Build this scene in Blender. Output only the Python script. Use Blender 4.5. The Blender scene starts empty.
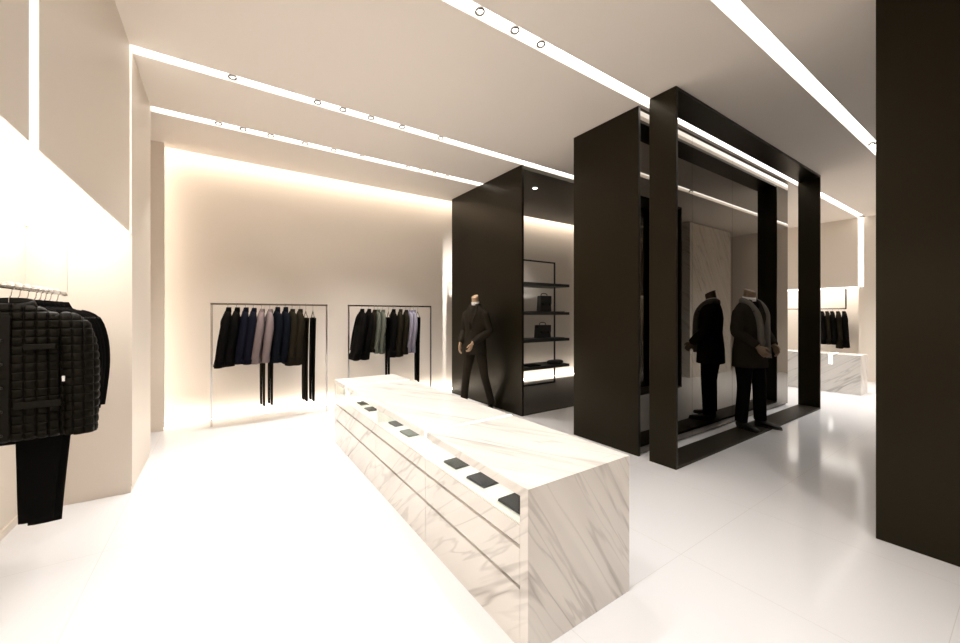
import bpy, bmesh, math, random
from mathutils import Vector, Matrix, noise
PI = math.pi
S = 1.37                     # camera height in metres; plan measures below are in camera heights
SC = bpy.context.scene
COL = SC.collection
CEIL = 2.473

# ------------------------------------------------------------------ materials
def nodes(name):
    m = bpy.data.materials.new(name); m.use_nodes = True
    nt = m.node_tree
    return m, nt, nt.nodes['Principled BSDF']

def simple(name, col, rough=0.5, metal=0.0, spec=0.5, bump=0.0, bscale=200.0, coat=0.0, mottle=0.0, sheen=0.0):
    m, nt, b = nodes(name)
    b.inputs['Base Color'].default_value = (*col, 1)
    b.inputs['Roughness'].default_value = rough
    b.inputs['Metallic'].default_value = metal
    b.inputs['Specular IOR Level'].default_value = spec
    b.inputs['Coat Weight'].default_value = coat
    b.inputs['Sheen Weight'].default_value = sheen
    if bump or mottle:
        tc = nt.nodes.new('ShaderNodeTexCoord')
        n = nt.nodes.new('ShaderNodeTexNoise'); n.inputs['Scale'].default_value = bscale; n.inputs['Detail'].default_value = 4
        nt.links.new(tc.outputs['Object'], n.inputs['Vector'])
        if bump:
            bp = nt.nodes.new('ShaderNodeBump'); bp.inputs['Strength'].default_value = bump; bp.inputs['Distance'].default_value = 0.002
            nt.links.new(n.outputs['Fac'], bp.inputs['Height']); nt.links.new(bp.outputs['Normal'], b.inputs['Normal'])
        if mottle:
            mx = nt.nodes.new('ShaderNodeMix'); mx.data_type = 'RGBA'
            mx.inputs['A'].default_value = (*[c * (1 - mottle) for c in col], 1)
            mx.inputs['B'].default_value = (*[min(1, c * (1 + mottle)) for c in col], 1)
            nt.links.new(n.outputs['Fac'], mx.inputs['Factor']); nt.links.new(mx.outputs['Result'], b.inputs['Base Color'])
    return m

def emit(name, col, strength):
    m = bpy.data.materials.new(name); m.use_nodes = True
    nt = m.node_tree; nt.nodes.clear()
    o = nt.nodes.new('ShaderNodeOutputMaterial'); e = nt.nodes.new('ShaderNodeEmission')
    e.inputs['Color'].default_value = (*col, 1); e.inputs['Strength'].default_value = strength
    nt.links.new(e.outputs[0], o.inputs[0])
    return m

def marble(name):
    m, nt, b = nodes(name)
    N = nt.nodes.new; L = nt.links.new
    tc = N('ShaderNodeTexCoord')
    nv = Vector((.68, .36, .46)).normalized(); dv = Vector((.5, 0, -.87)).normalized(); mv = nv.cross(dv).normalized()
    cb = N('ShaderNodeCombineXYZ')
    for ax, vec, k in (('X', nv, 1.0), ('Y', dv, 0.075), ('Z', mv, 0.075)):
        dp = N('ShaderNodeVectorMath'); dp.operation = 'DOT_PRODUCT'; dp.inputs[1].default_value = vec * k
        L(tc.outputs['Object'], dp.inputs[0]); L(dp.outputs['Value'], cb.inputs[ax])
    mp = cb
    def vein(scale, detail, dist, width, loc):
        mp2 = N('ShaderNodeMapping'); mp2.inputs['Location'].default_value = loc
        L(mp.outputs[0], mp2.inputs['Vector'])
        n = N('ShaderNodeTexNoise'); n.inputs['Scale'].default_value = scale; n.inputs['Detail'].default_value = detail
        n.inputs['Distortion'].default_value = dist; n.inputs['Roughness'].default_value = 0.5
        L(mp2.outputs[0], n.inputs['Vector'])
        s = N('ShaderNodeMath'); s.operation = 'SUBTRACT'; s.inputs[1].default_value = 0.5; L(n.outputs['Fac'], s.inputs[0])
        a = N('ShaderNodeMath'); a.operation = 'ABSOLUTE'; L(s.outputs[0], a.inputs[0])
        r = N('ShaderNodeMapRange'); r.interpolation_type = 'SMOOTHSTEP'; r.inputs['From Min'].default_value = 0; r.inputs['From Max'].default_value = width
        r.inputs['To Min'].default_value = 1; r.inputs['To Max'].default_value = 0
        L(a.outputs[0], r.inputs['Value'])
        return r.outputs[0]
    v1 = vein(6.0, 3, 0.2, 0.022, (0, 0, 0)); v2 = vein(13.0, 3, 0.25, 0.036, (3, 1, 7)); v3 = vein(3.5, 3, 0.2, 0.10, (5, 2, 1))
    fade = N('ShaderNodeTexNoise'); fade.inputs['Scale'].default_value = 6.0; L(mp.outputs[0], fade.inputs['Vector'])
    fr = N('ShaderNodeMapRange'); fr.inputs['From Min'].default_value = 0.35; fr.inputs['From Max'].default_value = 0.62
    L(fade.outputs['Fac'], fr.inputs['Value'])
    def scaled(o, k, byfade=True):
        q = N('ShaderNodeMath'); q.operation = 'MULTIPLY'; q.inputs[1].default_value = k; L(o, q.inputs[0])
        if not byfade: return q.outputs[0]
        w = N('ShaderNodeMath'); w.operation = 'MULTIPLY'; L(q.outputs[0], w.inputs[0]); L(fr.outputs[0], w.inputs[1])
        return w.outputs[0]
    def add(a, c):
        q = N('ShaderNodeMath'); q.operation = 'ADD'; L(a, q.inputs[0]); L(c, q.inputs[1]); q.use_clamp = True
        return q.outputs[0]
    tot = add(add(scaled(v1, 0.52), scaled(v2, 0.26)), scaled(v3, 0.12, False))
    mx = N('ShaderNodeMix'); mx.data_type = 'RGBA'
    mx.inputs['A'].default_value = (0.82, 0.775, 0.72, 1); mx.inputs['B'].default_value = (0.30, 0.26, 0.23, 1)
    L(tot, mx.inputs['Factor']); L(mx.outputs['Result'], b.inputs['Base Color'])
    b.inputs['Roughness'].default_value = 0.22
    return m

def floor_mat():
    m, nt, b = nodes('polished_white_floor_tile')
    N = nt.nodes.new; L = nt.links.new
    tc = N('ShaderNodeTexCoord')
    mp = N('ShaderNodeMapping'); L(tc.outputs['Object'], mp.inputs['Vector'])
    mp.inputs['Location'].default_value = (0.417 * S, -0.833 * S, 0)
    br = N('ShaderNodeTexBrick'); br.offset = 0.0; br.squash = 1.0
    T = 0.6735 * S
    br.inputs['Scale'].default_value = 1.0; br.inputs['Brick Width'].default_value = T; br.inputs['Row Height'].default_value = T
    br.inputs['Mortar Size'].default_value = 0.0015; br.inputs['Mortar Smooth'].default_value = 0.3
    br.inputs['Color1'].default_value = (0.815, 0.81, 0.82, 1); br.inputs['Color2'].default_value = (0.81, 0.805, 0.815, 1)
    br.inputs['Mortar'].default_value = (0.70, 0.67, 0.64, 1)
    L(mp.outputs[0], br.inputs['Vector']); L(br.outputs['Color'], b.inputs['Base Color'])
    b.inputs['Roughness'].default_value = 0.12
    b.inputs['IOR'].default_value = 1.45; b.inputs['Specular IOR Level'].default_value = 0.2
    return m

def brushed(name, col, rough, metal=0.0, spec=0.5):
    m, nt, b = nodes(name)
    N = nt.nodes.new; L = nt.links.new
    tc = N('ShaderNodeTexCoord'); mp = N('ShaderNodeMapping'); mp.inputs['Scale'].default_value = (40, 40, 40)
    L(tc.outputs['Object'], mp.inputs['Vector'])
    n = N('ShaderNodeTexNoise'); n.inputs['Scale'].default_value = 1; n.inputs['Detail'].default_value = 3
    L(mp.outputs[0], n.inputs['Vector'])
    r = N('ShaderNodeMapRange'); r.inputs['To Min'].default_value = rough; r.inputs['To Max'].default_value = rough + 0.004
    L(n.outputs['Fac'], r.inputs['Value']); L(r.outputs[0], b.inputs['Roughness'])
    b.inputs['Base Color'].default_value = (*[c * .85 for c in col], 1); b.inputs['Metallic'].default_value = metal
    b.inputs['Specular IOR Level'].default_value = spec
    b.inputs['Specular Tint'].default_value = (1, 0.86, 0.62, 1)
    return m

def quilt_mat(P):
    m, nt, b = nodes('quilted_black_nylon')
    N = nt.nodes.new; L = nt.links.new
    tc = N('ShaderNodeTexCoord'); sp = N('ShaderNodeSeparateXYZ'); L(tc.outputs['Object'], sp.inputs[0])
    def math_(op, a, v):
        q = N('ShaderNodeMath'); q.operation = op
        if isinstance(a, float): q.inputs[0].default_value = a
        else: L(a, q.inputs[0])
        if v is not None:
            if isinstance(v, float): q.inputs[1].default_value = v
            else: L(v, q.inputs[1])
        return q.outputs[0]
    def wave(src):
        return math_('ABSOLUTE', math_('SINE', math_('MULTIPLY', src, PI / P), None), None)
    ax = math_('ADD', sp.outputs['X'], math_('MULTIPLY', sp.outputs['Y'], .3))
    mn = math_('MINIMUM', wave(ax), wave(sp.outputs['Z']))
    r = N('ShaderNodeMapRange'); r.interpolation_type = 'SMOOTHSTEP'; r.inputs['From Min'].default_value = 0; r.inputs['From Max'].default_value = .45
    L(mn, r.inputs['Value'])
    mx = N('ShaderNodeMix'); mx.data_type = 'RGBA'
    mx.inputs['A'].default_value = (.0012, .001, .0008, 1); mx.inputs['B'].default_value = (.0038, .003, .0018, 1)
    L(r.outputs[0], mx.inputs['Factor']); L(mx.outputs['Result'], b.inputs['Base Color'])
    nz = N('ShaderNodeTexNoise'); nz.inputs['Scale'].default_value = 60; L(tc.outputs['Object'], nz.inputs['Vector'])
    h = math_('ADD', r.outputs[0], math_('MULTIPLY', nz.outputs['Fac'], .35))
    bp = N('ShaderNodeBump'); bp.inputs['Strength'].default_value = .7; bp.inputs['Distance'].default_value = .006
    L(h, bp.inputs['Height']); L(bp.outputs['Normal'], b.inputs['Normal'])
    b.inputs['Roughness'].default_value = .5; b.inputs['Specular IOR Level'].default_value = .10; b.inputs['Specular Tint'].default_value = (1, .9, .75, 1)
    return m

def glass_mat():
    m = bpy.data.materials.new('clear_display_glass'); m.use_nodes = True
    nt = m.node_tree; nt.nodes.clear(); N = nt.nodes.new; L = nt.links.new
    o = N('ShaderNodeOutputMaterial'); t = N('ShaderNodeBsdfTransparent'); g = N('ShaderNodeBsdfGlossy'); mx = N('ShaderNodeMixShader'); f = N('ShaderNodeFresnel')
    f.inputs['IOR'].default_value = 1.45; t.inputs['Color'].default_value = (0.97, 0.985, 0.97, 1); g.inputs['Roughness'].default_value = 0.02
    ge = N('ShaderNodeNewGeometry'); iv = N('ShaderNodeMath'); iv.operation = 'SUBTRACT'; iv.inputs[0].default_value = 1; L(ge.outputs['Backfacing'], iv.inputs[1])
    mu = N('ShaderNodeMath'); mu.operation = 'MULTIPLY'; L(iv.outputs[0], mu.inputs[0]); L(f.outputs[0], mu.inputs[1])
    L(mu.outputs[0], mx.inputs[0]); L(t.outputs[0], mx.inputs[1]); L(g.outputs[0], mx.inputs[2]); L(mx.outputs[0], o.inputs[0])
    return m

WARM = (1.0, 0.975, 0.945)
M = dict(
    wall=simple('warm_cream_paint', (0.80, 0.72, 0.63), 0.55, spec=0.3, bump=0.05, bscale=300),
    ceil=simple('warm_ceiling_paint', (0.87, 0.795, 0.715), 0.7, spec=0.2),
    floor=floor_mat(),
    black=brushed('dark_bronze_metal', (0.0085, 0.0065, 0.0028), 0.32, 0.0, 0.25),
    sill=simple('dark_bronze_sill', (0.030, 0.024, 0.016), 0.5, spec=0.2, mottle=0.2, bscale=40),
    blackmatte=simple('black_shelf_metal', (0.012, 0.010, 0.008), 0.5),
    mirror=simple('smoked_mirror_glass', (0.16, 0.145, 0.125), 0.015, metal=1.0),
    marble=marble('white_veined_marble'),
    chrome=simple('polished_chrome', (0.72, 0.70, 0.67), 0.10, metal=1.0),
    darkchrome=simple('dark_rail_chrome', (0.30, 0.27, 0.23), 0.15, metal=1.0),
    bezel=simple('grey_bezel_metal', (0.12, 0.11, 0.10), 0.3, metal=0.8),
    groove=simple('bronze_drawer_recess', (0.50, 0.36, 0.17), 0.4, metal=0.2),
    white=simple('white_display_lining', (0.85, 0.85, 0.80), 0.4),
    glass=glass_mat(),
    strip=emit('linear_light_diffuser', (1, 0.965, 0.92), 3.2),
    vstrip=emit('wall_light_diffuser', (1, 0.955, 0.90), 2.4),
    cove=emit('cove_led', (1, 0.92, 0.81), 6.5),
    floorcove=emit('floor_cove_led', (1, 0.93, 0.83), 12.0),
    panel=emit('recess_light_panel', (1, 0.945, 0.88), 3.6),
    vit=emit('vitrine_led', (1, 0.98, 0.91), 3.2),
    lens=emit('spotlight_lens', (1, 0.93, 0.84), 6.0),
    wool_black=simple('black_wool', (0.0045, 0.004, 0.0036), 0.85, bump=0.4, bscale=500, spec=0.03),
    wool_brown=simple('brown_black_wool', (0.016, 0.0125, 0.0075), 0.85, bump=0.4, bscale=500, spec=0.03),
    wool_navy=simple('navy_wool', (0.0075, 0.0075, 0.0135), 0.85, bump=0.4, bscale=500, spec=0.03),
    wool_ink=simple('ink_navy_wool', (0.005, 0.006, 0.009), 0.85, bump=0.4, bscale=500, spec=0.03),
    mauve=simple('mauve_grey_wool', (0.19, 0.145, 0.14), 0.85, bump=0.4, bscale=300, mottle=0.15, spec=0.03),
    sage=simple('sage_grey_cotton', (0.085, 0.09, 0.065), 0.85, bump=0.4, bscale=300, mottle=0.15),
    lavender=simple('lavender_grey_cotton', (0.22, 0.20, 0.245), 0.85, bump=0.4, bscale=300, mottle=0.1),
    quilt=quilt_mat(.039),
    nylon=simple('black_nylon', (0.0075, 0.006, 0.004), 0.55, spec=0.1),
    skin=simple('tan_mannequin_resin', (0.50, 0.33, 0.20), 0.45),
    skin_dark=simple('bronze_mannequin_resin', (0.20, 0.13, 0.075), 0.5),
    suit=simple('dark_brown_suiting', (0.023, 0.018, 0.0115), 0.8, bump=0.4, bscale=400, spec=0.10),
    shirt=simple('white_shirt_cotton', (0.80, 0.78, 0.74), 0.7),
    coat=simple('charcoal_brown_coating', (0.024, 0.019, 0.0135), 0.9, bump=0.5, bscale=350, mottle=0.25, spec=0.03),
    scarf=simple('grey_knit_scarf', (0.13, 0.115, 0.095), 0.9, bump=0.6, bscale=250, mottle=0.2),
    leather=simple('black_leather', (0.012, 0.010, 0.008), 0.45, spec=0.3, bump=0.4, bscale=90),
    leather_olive=simple('olive_leather', (0.026, 0.028, 0.020), 0.6, spec=0.08, bump=0.3, bscale=90),
    leather_grey=simple('pale_grey_leather', (0.13, 0.145, 0.12), 0.6, spec=0.08, bump=0.3, bscale=90),
    wallet_black=simple('black_grained_leather', (0.008, 0.008, 0.007), 0.6, spec=0.08, bump=0.3, bscale=90),
    tagwhite=simple('white_cloth_tag', (0.8, 0.78, 0.75), 0.6),
)

# ------------------------------------------------------------------ helpers
def box(bm, x0, x1, y0, y1, z0, z1):
    r = bmesh.ops.create_cube(bm, size=1)
    for v in r['verts']:
        v.co = Vector((x0 + (v.co.x + .5) * (x1 - x0), y0 + (v.co.y + .5) * (y1 - y0), z0 + (v.co.z + .5) * (z1 - z0)))
    return r['verts']

def hbox(bm, x0, x1, y0, y1, z0, z1):          # box measured in camera heights
    return box(bm, x0 * S, x1 * S, y0 * S, y1 * S, z0 * S, z1 * S)

def loft(bm, rings, cap=True, closed=True):
    vs = [[bm.verts.new(p) for p in r] for r in rings]
    n = len(rings[0])
    for a, b in zip(vs, vs[1:]):
        for i in range(n if closed else n - 1):
            j = (i + 1) % n
            bm.faces.new((a[i], a[j], b[j], b[i]))
    if cap and closed:
        bm.faces.new(vs[0][::-1]); bm.faces.new(vs[-1])
    return vs

def ring(cx, cy, cz, a, b, n=28, p=2.0, fold=0, ph=0, k=5):
    out = []
    for i in range(n):
        t = 2 * PI * i / n
        c, s = math.cos(t), math.sin(t)
        x = math.copysign(abs(c) ** (2 / p), c); y = math.copysign(abs(s) ** (2 / p), s)
        w = 1 + fold * math.sin(k * t + ph) + fold * 0.6 * math.sin((k + 3) * t + 2.1 * ph)
        out.append(Vector((cx + a * x * (1 + (w - 1) * .3), cy + b * y * w, cz)))
    return out

def tube(bm, pts, rad, n=12, ref=(0, 0, 1), cap=True):
    """rad: number or (ra, rb) per point; ra lies along the side vector, rb along the other"""
    pts = [Vector(p) for p in pts]
    ref = Vector(ref); rings = []
    prev = None
    for i, p in enumerate(pts):
        t = (pts[min(i + 1, len(pts) - 1)] - pts[max(i - 1, 0)]).normalized()
        if prev is None:
            u = ref - t * ref.dot(t)
            if u.length < 1e-4: u = Vector((1, 0, 0)) - t * t.x
        else:
            u = prev - t * prev.dot(t)
        u.normalize(); prev = u
        w = t.cross(u)
        r = rad[i] if isinstance(rad, (list, tuple)) else rad
        ra, rb = r if isinstance(r, tuple) else (r, r)
        rings.append([p + u * ra * math.cos(2 * PI * k / n) + w * rb * math.sin(2 * PI * k / n) for k in range(n)])
    return loft(bm, rings, cap)

def smoothpath(pts, sub=4):
    pts = [Vector(p) for p in pts]; out = []
    for i in range(len(pts) - 1):
        p0 = pts[max(i - 1, 0)]; p1 = pts[i]; p2 = pts[i + 1]; p3 = pts[min(i + 2, len(pts) - 1)]
        for k in range(sub):
            t = k / sub
            out.append(0.5 * ((2 * p1) + (p2 - p0) * t + (2 * p0 - 5 * p1 + 4 * p2 - p3) * t * t + (3 * p1 - p0 - 3 * p2 + p3) * t ** 3))
    out.append(pts[-1]); return out

def lerps(vals, sub=4):
    out = []
    for a, b in zip(vals, vals[1:]):
        for k in range(sub):
            t = k / sub
            out.append(tuple(x + (y - x) * t for x, y in zip(a, b)) if isinstance(a, tuple) else a + (b - a) * t)
    out.append(vals[-1]); return out

def props(o, label=None, cat=None, group=None, kind=None):
    if label: o['label'] = label
    if cat: o['category'] = cat
    if group: o['group'] = group
    if kind: o['kind'] = kind
    return o

def obj(name, bm, mat, parent=None, smooth=False, bevel=0.0):
    if bevel:
        bmesh.ops.bevel(bm, geom=[e for e in bm.edges], offset=bevel, segments=2, affect='EDGES', profile=0.6)
    bmesh.ops.recalc_face_normals(bm, faces=bm.faces[:])
    me = bpy.data.meshes.new(name); bm.to_mesh(me); bm.free()
    if smooth:
        for p in me.polygons: p.use_smooth = True
    me.materials.append(mat)
    o = bpy.data.objects.new(name, me); COL.objects.link(o)
    if parent: o.parent = parent
    return o

def remeshed(name, bm, mat, parent, voxel=0.008, smooth_it=6, factor=0.5, keep_low=None):
    """melt overlapping closed shapes into one continuous surface"""
    bmesh.ops.recalc_face_normals(bm, faces=bm.faces[:])
    me = bpy.data.meshes.new(name); bm.to_mesh(me); bm.free()
    tmp = bpy.data.objects.new(name + '_tmp', me); COL.objects.link(tmp)
    r = tmp.modifiers.new('r', 'REMESH'); r.mode = 'VOXEL'; r.voxel_size = voxel
    if smooth_it:
        s = tmp.modifiers.new('s', 'SMOOTH'); s.iterations = smooth_it; s.factor = factor
    bpy.context.view_layer.update()
    dg = bpy.context.evaluated_depsgraph_get()
    me2 = bpy.data.meshes.new_from_object(tmp.evaluated_get(dg))
    bpy.data.objects.remove(tmp); bpy.data.meshes.remove(me)
    me2.name = name; me2.materials.clear(); me2.materials.append(mat)
    for p in me2.polygons: p.use_smooth = True
    o = bpy.data.objects.new(name, me2); COL.objects.link(o)
    if parent: o.parent = parent
    return o

def thing(name, label, cat, loc=(0, 0, 0), rz=0, group=None):
    o = bpy.data.objects.new(name, None); o.empty_display_size = 0.1
    COL.objects.link(o); o.location = loc; o.rotation_euler = (0, 0, rz)
    return props(o, label, cat, group)

def dup(root, loc, rz, label, group=None):
    r = root.copy(); COL.objects.link(r); r.location = loc; r.rotation_euler = (0, 0, rz); r['label'] = label
    if group: r['group'] = group
    for ch in list(root.children):
        c = ch.copy(); COL.objects.link(c); c.parent = r
        for g in ch.children:
            d = g.copy(); COL.objects.link(d); d.parent = c
    return r

def struct(name, bm, mat, **k):
    return props(obj(name, bm, mat, **k), kind='structure')

ORD = ['first', 'second', 'third', 'fourth', 'fifth', 'sixth', 'seventh', 'eighth', 'ninth', 'tenth', 'eleventh', 'twelfth', 'thirteenth']

# camera frame: forward = (s, c), right = (c, -s)
F = 378.0; CX, CY = 469.5, 314.5
TH = math.atan(248.5 / F); SN, CS = math.sin(TH), math.cos(TH)
def x_on_y(u, Y):                                # where the sight line of column u crosses the plane Y (camera heights)
    a = (u - CX) / F
    return (a * CS + SN) * Y / (-a * SN + CS)
def y_on_x(u, X):
    a = (u - CX) / F
    return (-a * SN + CS) * X / (a * CS + SN)

# ------------------------------------------------------------------ camera
cd = bpy.data.cameras.new('camera'); cam = bpy.data.objects.new('camera', cd); COL.objects.link(cam)
cam.location = (0, 0, S); cam.rotation_euler = (PI / 2, 0, -TH)
cd.sensor_width = 36; cd.lens = F / 960 * 36
cd.shift_x = (480 - CX) / 960; cd.shift_y = -(321.5 - CY) / 960
cd.clip_start = 0.05
SC.camera = cam

# ------------------------------------------------------------------ room shell
XL, XP = -0.82, -0.417       # recess back plane, main left wall plane
XF, XFR = 8.10, 8.58         # far wall plane, its recess
YB, YN = 4.42, -2.3          # back wall, wall behind the camera
REC = 1.451                  # height of the left recess
SLOTS = [(0.785, 0.86), (1.478, 1.553), (2.742, 2.825), (3.47, 3.56)]

b = bmesh.new(); hbox(b, XL - .1, XFR + .1, YN - .1, YB + .1, -0.08, 0); struct('floor', b, M['floor'])

b = bmesh.new(); ys = [YN]
for a, c in SLOTS: ys += [a, c]
ys.append(4.25)
for a, c in zip(ys[0::2], ys[1::2]):
    hbox(b, XL - .1, XFR + .1, a, c, CEIL, CEIL + .12)
hbox(b, XL - .1, XFR + .1, YN - .1, YB + .1, CEIL + .12, CEIL + .16)
struct('ceiling', b, M['ceil'])

b = bmesh.new(); hbox(b, XL - .1, XFR + .1, YB, YB + .06, 0, CEIL + .12); struct('wall_back', b, M['wall'])
b = bmesh.new(); hbox(b, XL - .1, XFR + .1, YN - .06, YN, 0, CEIL); struct('wall_front', b, M['wall'])

# left wall: upper volume cut by light slots, recess below, pier, side bay, light fin
b = bmesh.new()
for a, c in ((YN, .785), (.86, 1.45), (1.515, 2.745), (2.80, 2.812)):
    hbox(b, XL, XP, a, c, REC, CEIL)
for a, c in ((.785, .86), (1.45, 1.515), (2.745, 2.80)):
    hbox(b, XL, XP - .05, a, c, REC, CEIL)
hbox(b, XL - .06, XL, YN, YB, 0, CEIL)
hbox(b, XL, XP, 2.812, 3.475, .036, CEIL)
hbox(b, XL, XP + .010, 4.15, 4.185, .036, CEIL)
struct('wall_left', b, M['wall'])
b = bmesh.new()
hbox(b, XL, XP - .006, 2.818, 3.47, 0, .036)
hbox(b, XL, XL + .008, YN, 2.812, 0, .036)
hbox(b, XL, XP + .004, 4.155, 4.18, 0, .036)
struct('baseboard_left', b, M['wall'])

# far (right-hand) wall with its recess
b = bmesh.new()
hbox(b, XF, XFR, 1.56, YB, 1.425, CEIL)
hbox(b, XF + .04, XFR, 1.495, 1.56, 0, CEIL)
hbox(b, XF, XFR, YN, 1.495, 0, CEIL)
hbox(b, XFR, XFR + .06, YN, YB, 0, CEIL)
struct('wall_right', b, M['wall'])

# marble panel wall on the opposite side of the aisle, seen in the mirror
b = bmesh.new(); hbox(b, 6.15, 7.55, -.10, .10, 0, CEIL - .02); struct('wall_marble', b, M['marble'])

# ------------------------------------------------------------------ linear lights
LG = 'linear light slots in the ceiling'
names = ['white linear ceiling light nearest the camera, ending behind the black panel at right',
         'white linear ceiling light passing behind the tall black portal frame',
         'white linear ceiling light ending at the top of the black shelving box',
         'white linear ceiling light nearest the glowing back wall']
xe = [(XP, 8.1), (XP, 8.1), (XP, 8.1), (XP, 8.1)]
for (a, c), nm, (x0, x1) in zip(SLOTS, names, xe):
    b = bmesh.new(); hbox(b, x0, x1, a + .002, c - .002, CEIL + .03, CEIL + .045)
    props(obj('linear_ceiling_light', b, M['strip']), nm, 'light', LG)
vs = [(.787, .858, 'vertical light slot in the left wall closest to the camera'),
      (1.452, 1.513, 'broad vertical light slot in the left wall above the quilted jacket'),
      (2.747, 2.798, 'thin vertical light slot at the far corner of the left upper wall')]
for a, c, nm in vs:
    b = bmesh.new(); hbox(b, XP - .05, XP - .02, a, c, REC + .002, CEIL)
    props(obj('wall_light_slot', b, M['vstrip']), nm, 'light', 'vertical light slots')
b = bmesh.new(); hbox(b, XF + .015, XF + .03, 1.507, 1.548, 1.425, CEIL)
props(obj('wall_light_slot', b, M['vstrip']), 'vertical light slot in the far wall right of the hanging black jackets', 'light', 'vertical light slots')

# coves
def cove(nm, *a, mat='cove'):
    b = bmesh.new(); hbox(b, *a); return props(obj('cove_light', b, M[mat]), nm, 'light', 'hidden cove lights')
cove('cove light along the top of the glowing back wall', XP - .3, 8.1, 4.27, 4.33, CEIL + .09, CEIL + .10)
cove('vertical cove light at the left end of the back wall', XP - .12, XP - .08, 4.187, 4.195, .05, CEIL - .02)
cove('cove light in the floor along the foot of the back wall', XP - .1, 8.0, 4.35, 4.405, .001, .004, mat='floorcove')
cove('light panel under the left upper wall above the quilted jacket', -.81, -.425, -1.6, 2.80, REC - .006, REC - .001, mat='panel')
cove('light panel under the far upper wall above the black jackets', XF + .01, XFR - .02, 1.6, 4.0, 1.419, 1.424, mat='panel')

# ------------------------------------------------------------------ spotlights in the slots, plus added fill lamps
def make_spot(label, loc):
    t = thing('spotlight', label, 'spotlight', loc, 0, 'small spotlights in the ceiling slots')
    b = bmesh.new(); R, r = .029, .006
    rings = []
    for i in range(24):
        a = 2 * PI * i / 24
        rings.append([Vector(((R + r * math.cos(2 * PI * k / 8)) * math.cos(a), (R + r * math.cos(2 * PI * k / 8)) * math.sin(a), r * 1.6 * math.sin(2 * PI * k / 8))) for k in range(8)])
    rings.append(rings[0]); loft(b, rings, cap=False)
    bmesh.ops.remove_doubles(b, verts=b.verts[:], dist=1e-5)
    obj('bezel', b, M['bezel'], t, True)
    b = bmesh.new(); loft(b, [ring(0, 0, .04, .024, .024, 16), ring(0, 0, .004, .024, .024, 16)]); obj('lamp_housing', b, M['chrome'], t, True)
    b = bmesh.new(); loft(b, [ring(0, 0, .004, .021, .021, 16), ring(0, 0, -.004, .015, .015, 16)]); obj('lens', b, M['lens'], t, True)
    return t
SPOTS = [(3, [218.6, 243, 270.7, 305, 333.8, 362, 408, 420, 434, 447]), (2, [232.5, 317.6, 343, 371, 402, 440.6]), (1, [480, 515, 541]), (0, [872])]
slotname = ['ceiling light slot nearest the camera', 'ceiling light slot beside the portal frame', 'middle ceiling light slot', 'ceiling light slot nearest the back wall']
spot0 = None; lamps = []
for si, us in SPOTS:
    yc = sum(SLOTS[si]) / 2
    for k, u in enumerate(us):
        X = x_on_y(u, yc); loc = (X * S, yc * S, (CEIL + .008) * S)
        lab = ('%s small chrome spotlight from the left in the %s' % (ORD[k], slotname[si])) if len(us) > 1 else 'small chrome spotlight in the %s' % slotname[si]
        if spot0 is None: spot0 = make_spot(lab, loc)
        else: dup(spot0, loc, 0, lab)
        lamps.append((si, X, yc))
def lamp(x, y, z, tx, ty, tz, power, ang=50, blend=.7, col=WARM, rad=.03):
    ld = bpy.data.lights.new('spot_or_fill_lamp', 'SPOT'); ld.energy = power; ld.spot_size = math.radians(ang); ld.spot_blend = blend
    ld.color = col; ld.shadow_soft_size = rad
    o = bpy.data.objects.new('spot_or_fill_lamp', ld); COL.objects.link(o)
    o.location = (x * S, y * S, z * S)
    o.rotation_euler = (Vector((tx, ty, tz)) - Vector((x, y, z))).to_track_quat('-Z', 'Y').to_euler()
PW = {3: 44, 2: 40, 1: 16, 0: 56}
lamps += [(0, x, .82) for x in (.4, 1.1, 5.9, 6.7)] + [(1, x, 1.515) for x in (.2, 6.3, 7.2)]  # added fill lamps without fixtures, to brighten the floor and far zone
for si, X, yc in lamps:
    if si == 3: lamp(X, yc, CEIL - .02, X, yc + (.35 if int(X * 10) % 2 else -.2), .4, PW[3], 68)
    elif si == 2: lamp(X, yc, CEIL - .02, X * .55, yc - .35, 0, PW[2], 72, 1.0)
    elif si == 1: lamp(X, yc, CEIL - .02, X, yc - .05, .2, PW[1] * (8 if X > 5 else 1), 80, 1.0)
    else: lamp(X, yc, CEIL - .02, X, yc + .15, .2, PW[0] * (2.2 if X > 5 else 1), 88, 1.0)
for x in (.7, 1.3, 1.9): lamp(x, -.15, CEIL - .02, x + .1, .75, .3, 40, 78, 1.0)  # unseen fill added behind the camera for counter end and floor; no slot here

for y, x in ((2.9, 2.75), (3.1, 3.0), (3.3, 3.3)): lamp(2.56, y, 2.42, x, 4.42, 1.0, 140, 70, 1.0)  # fill lamps added inside the shelving box to brighten its back wall

# ------------------------------------------------------------------ tall black portal frames
def portal(label, y0, y1):
    t = thing('portal_frame', label, 'frame', (0, 0, 0), 0)
    X0, X1, w = 2.443, 5.30, .022
    for x in (X0, X1 - w):
        b = bmesh.new(); hbox(b, x, x + w, y0, y1, .0, CEIL - .002); obj('jamb', b, M['black'], t, bevel=.002)
    b = bmesh.new(); hbox(b, X0 + w, X1 - w, y0, y1, CEIL - .026, CEIL - .002); obj('lintel', b, M['black'], t, bevel=.002)
    b = bmesh.new(); hbox(b, X0 + w, X1 - w, y0, y1, 0, .018); obj('sill', b, M['sill'], t, bevel=.002)
    return t
portal('tall black portal frame around the mannequin in the long coat', 1.30, 1.482)
portal('black portal side panel cut off by the right edge of the photo', .16, .414)

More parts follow.
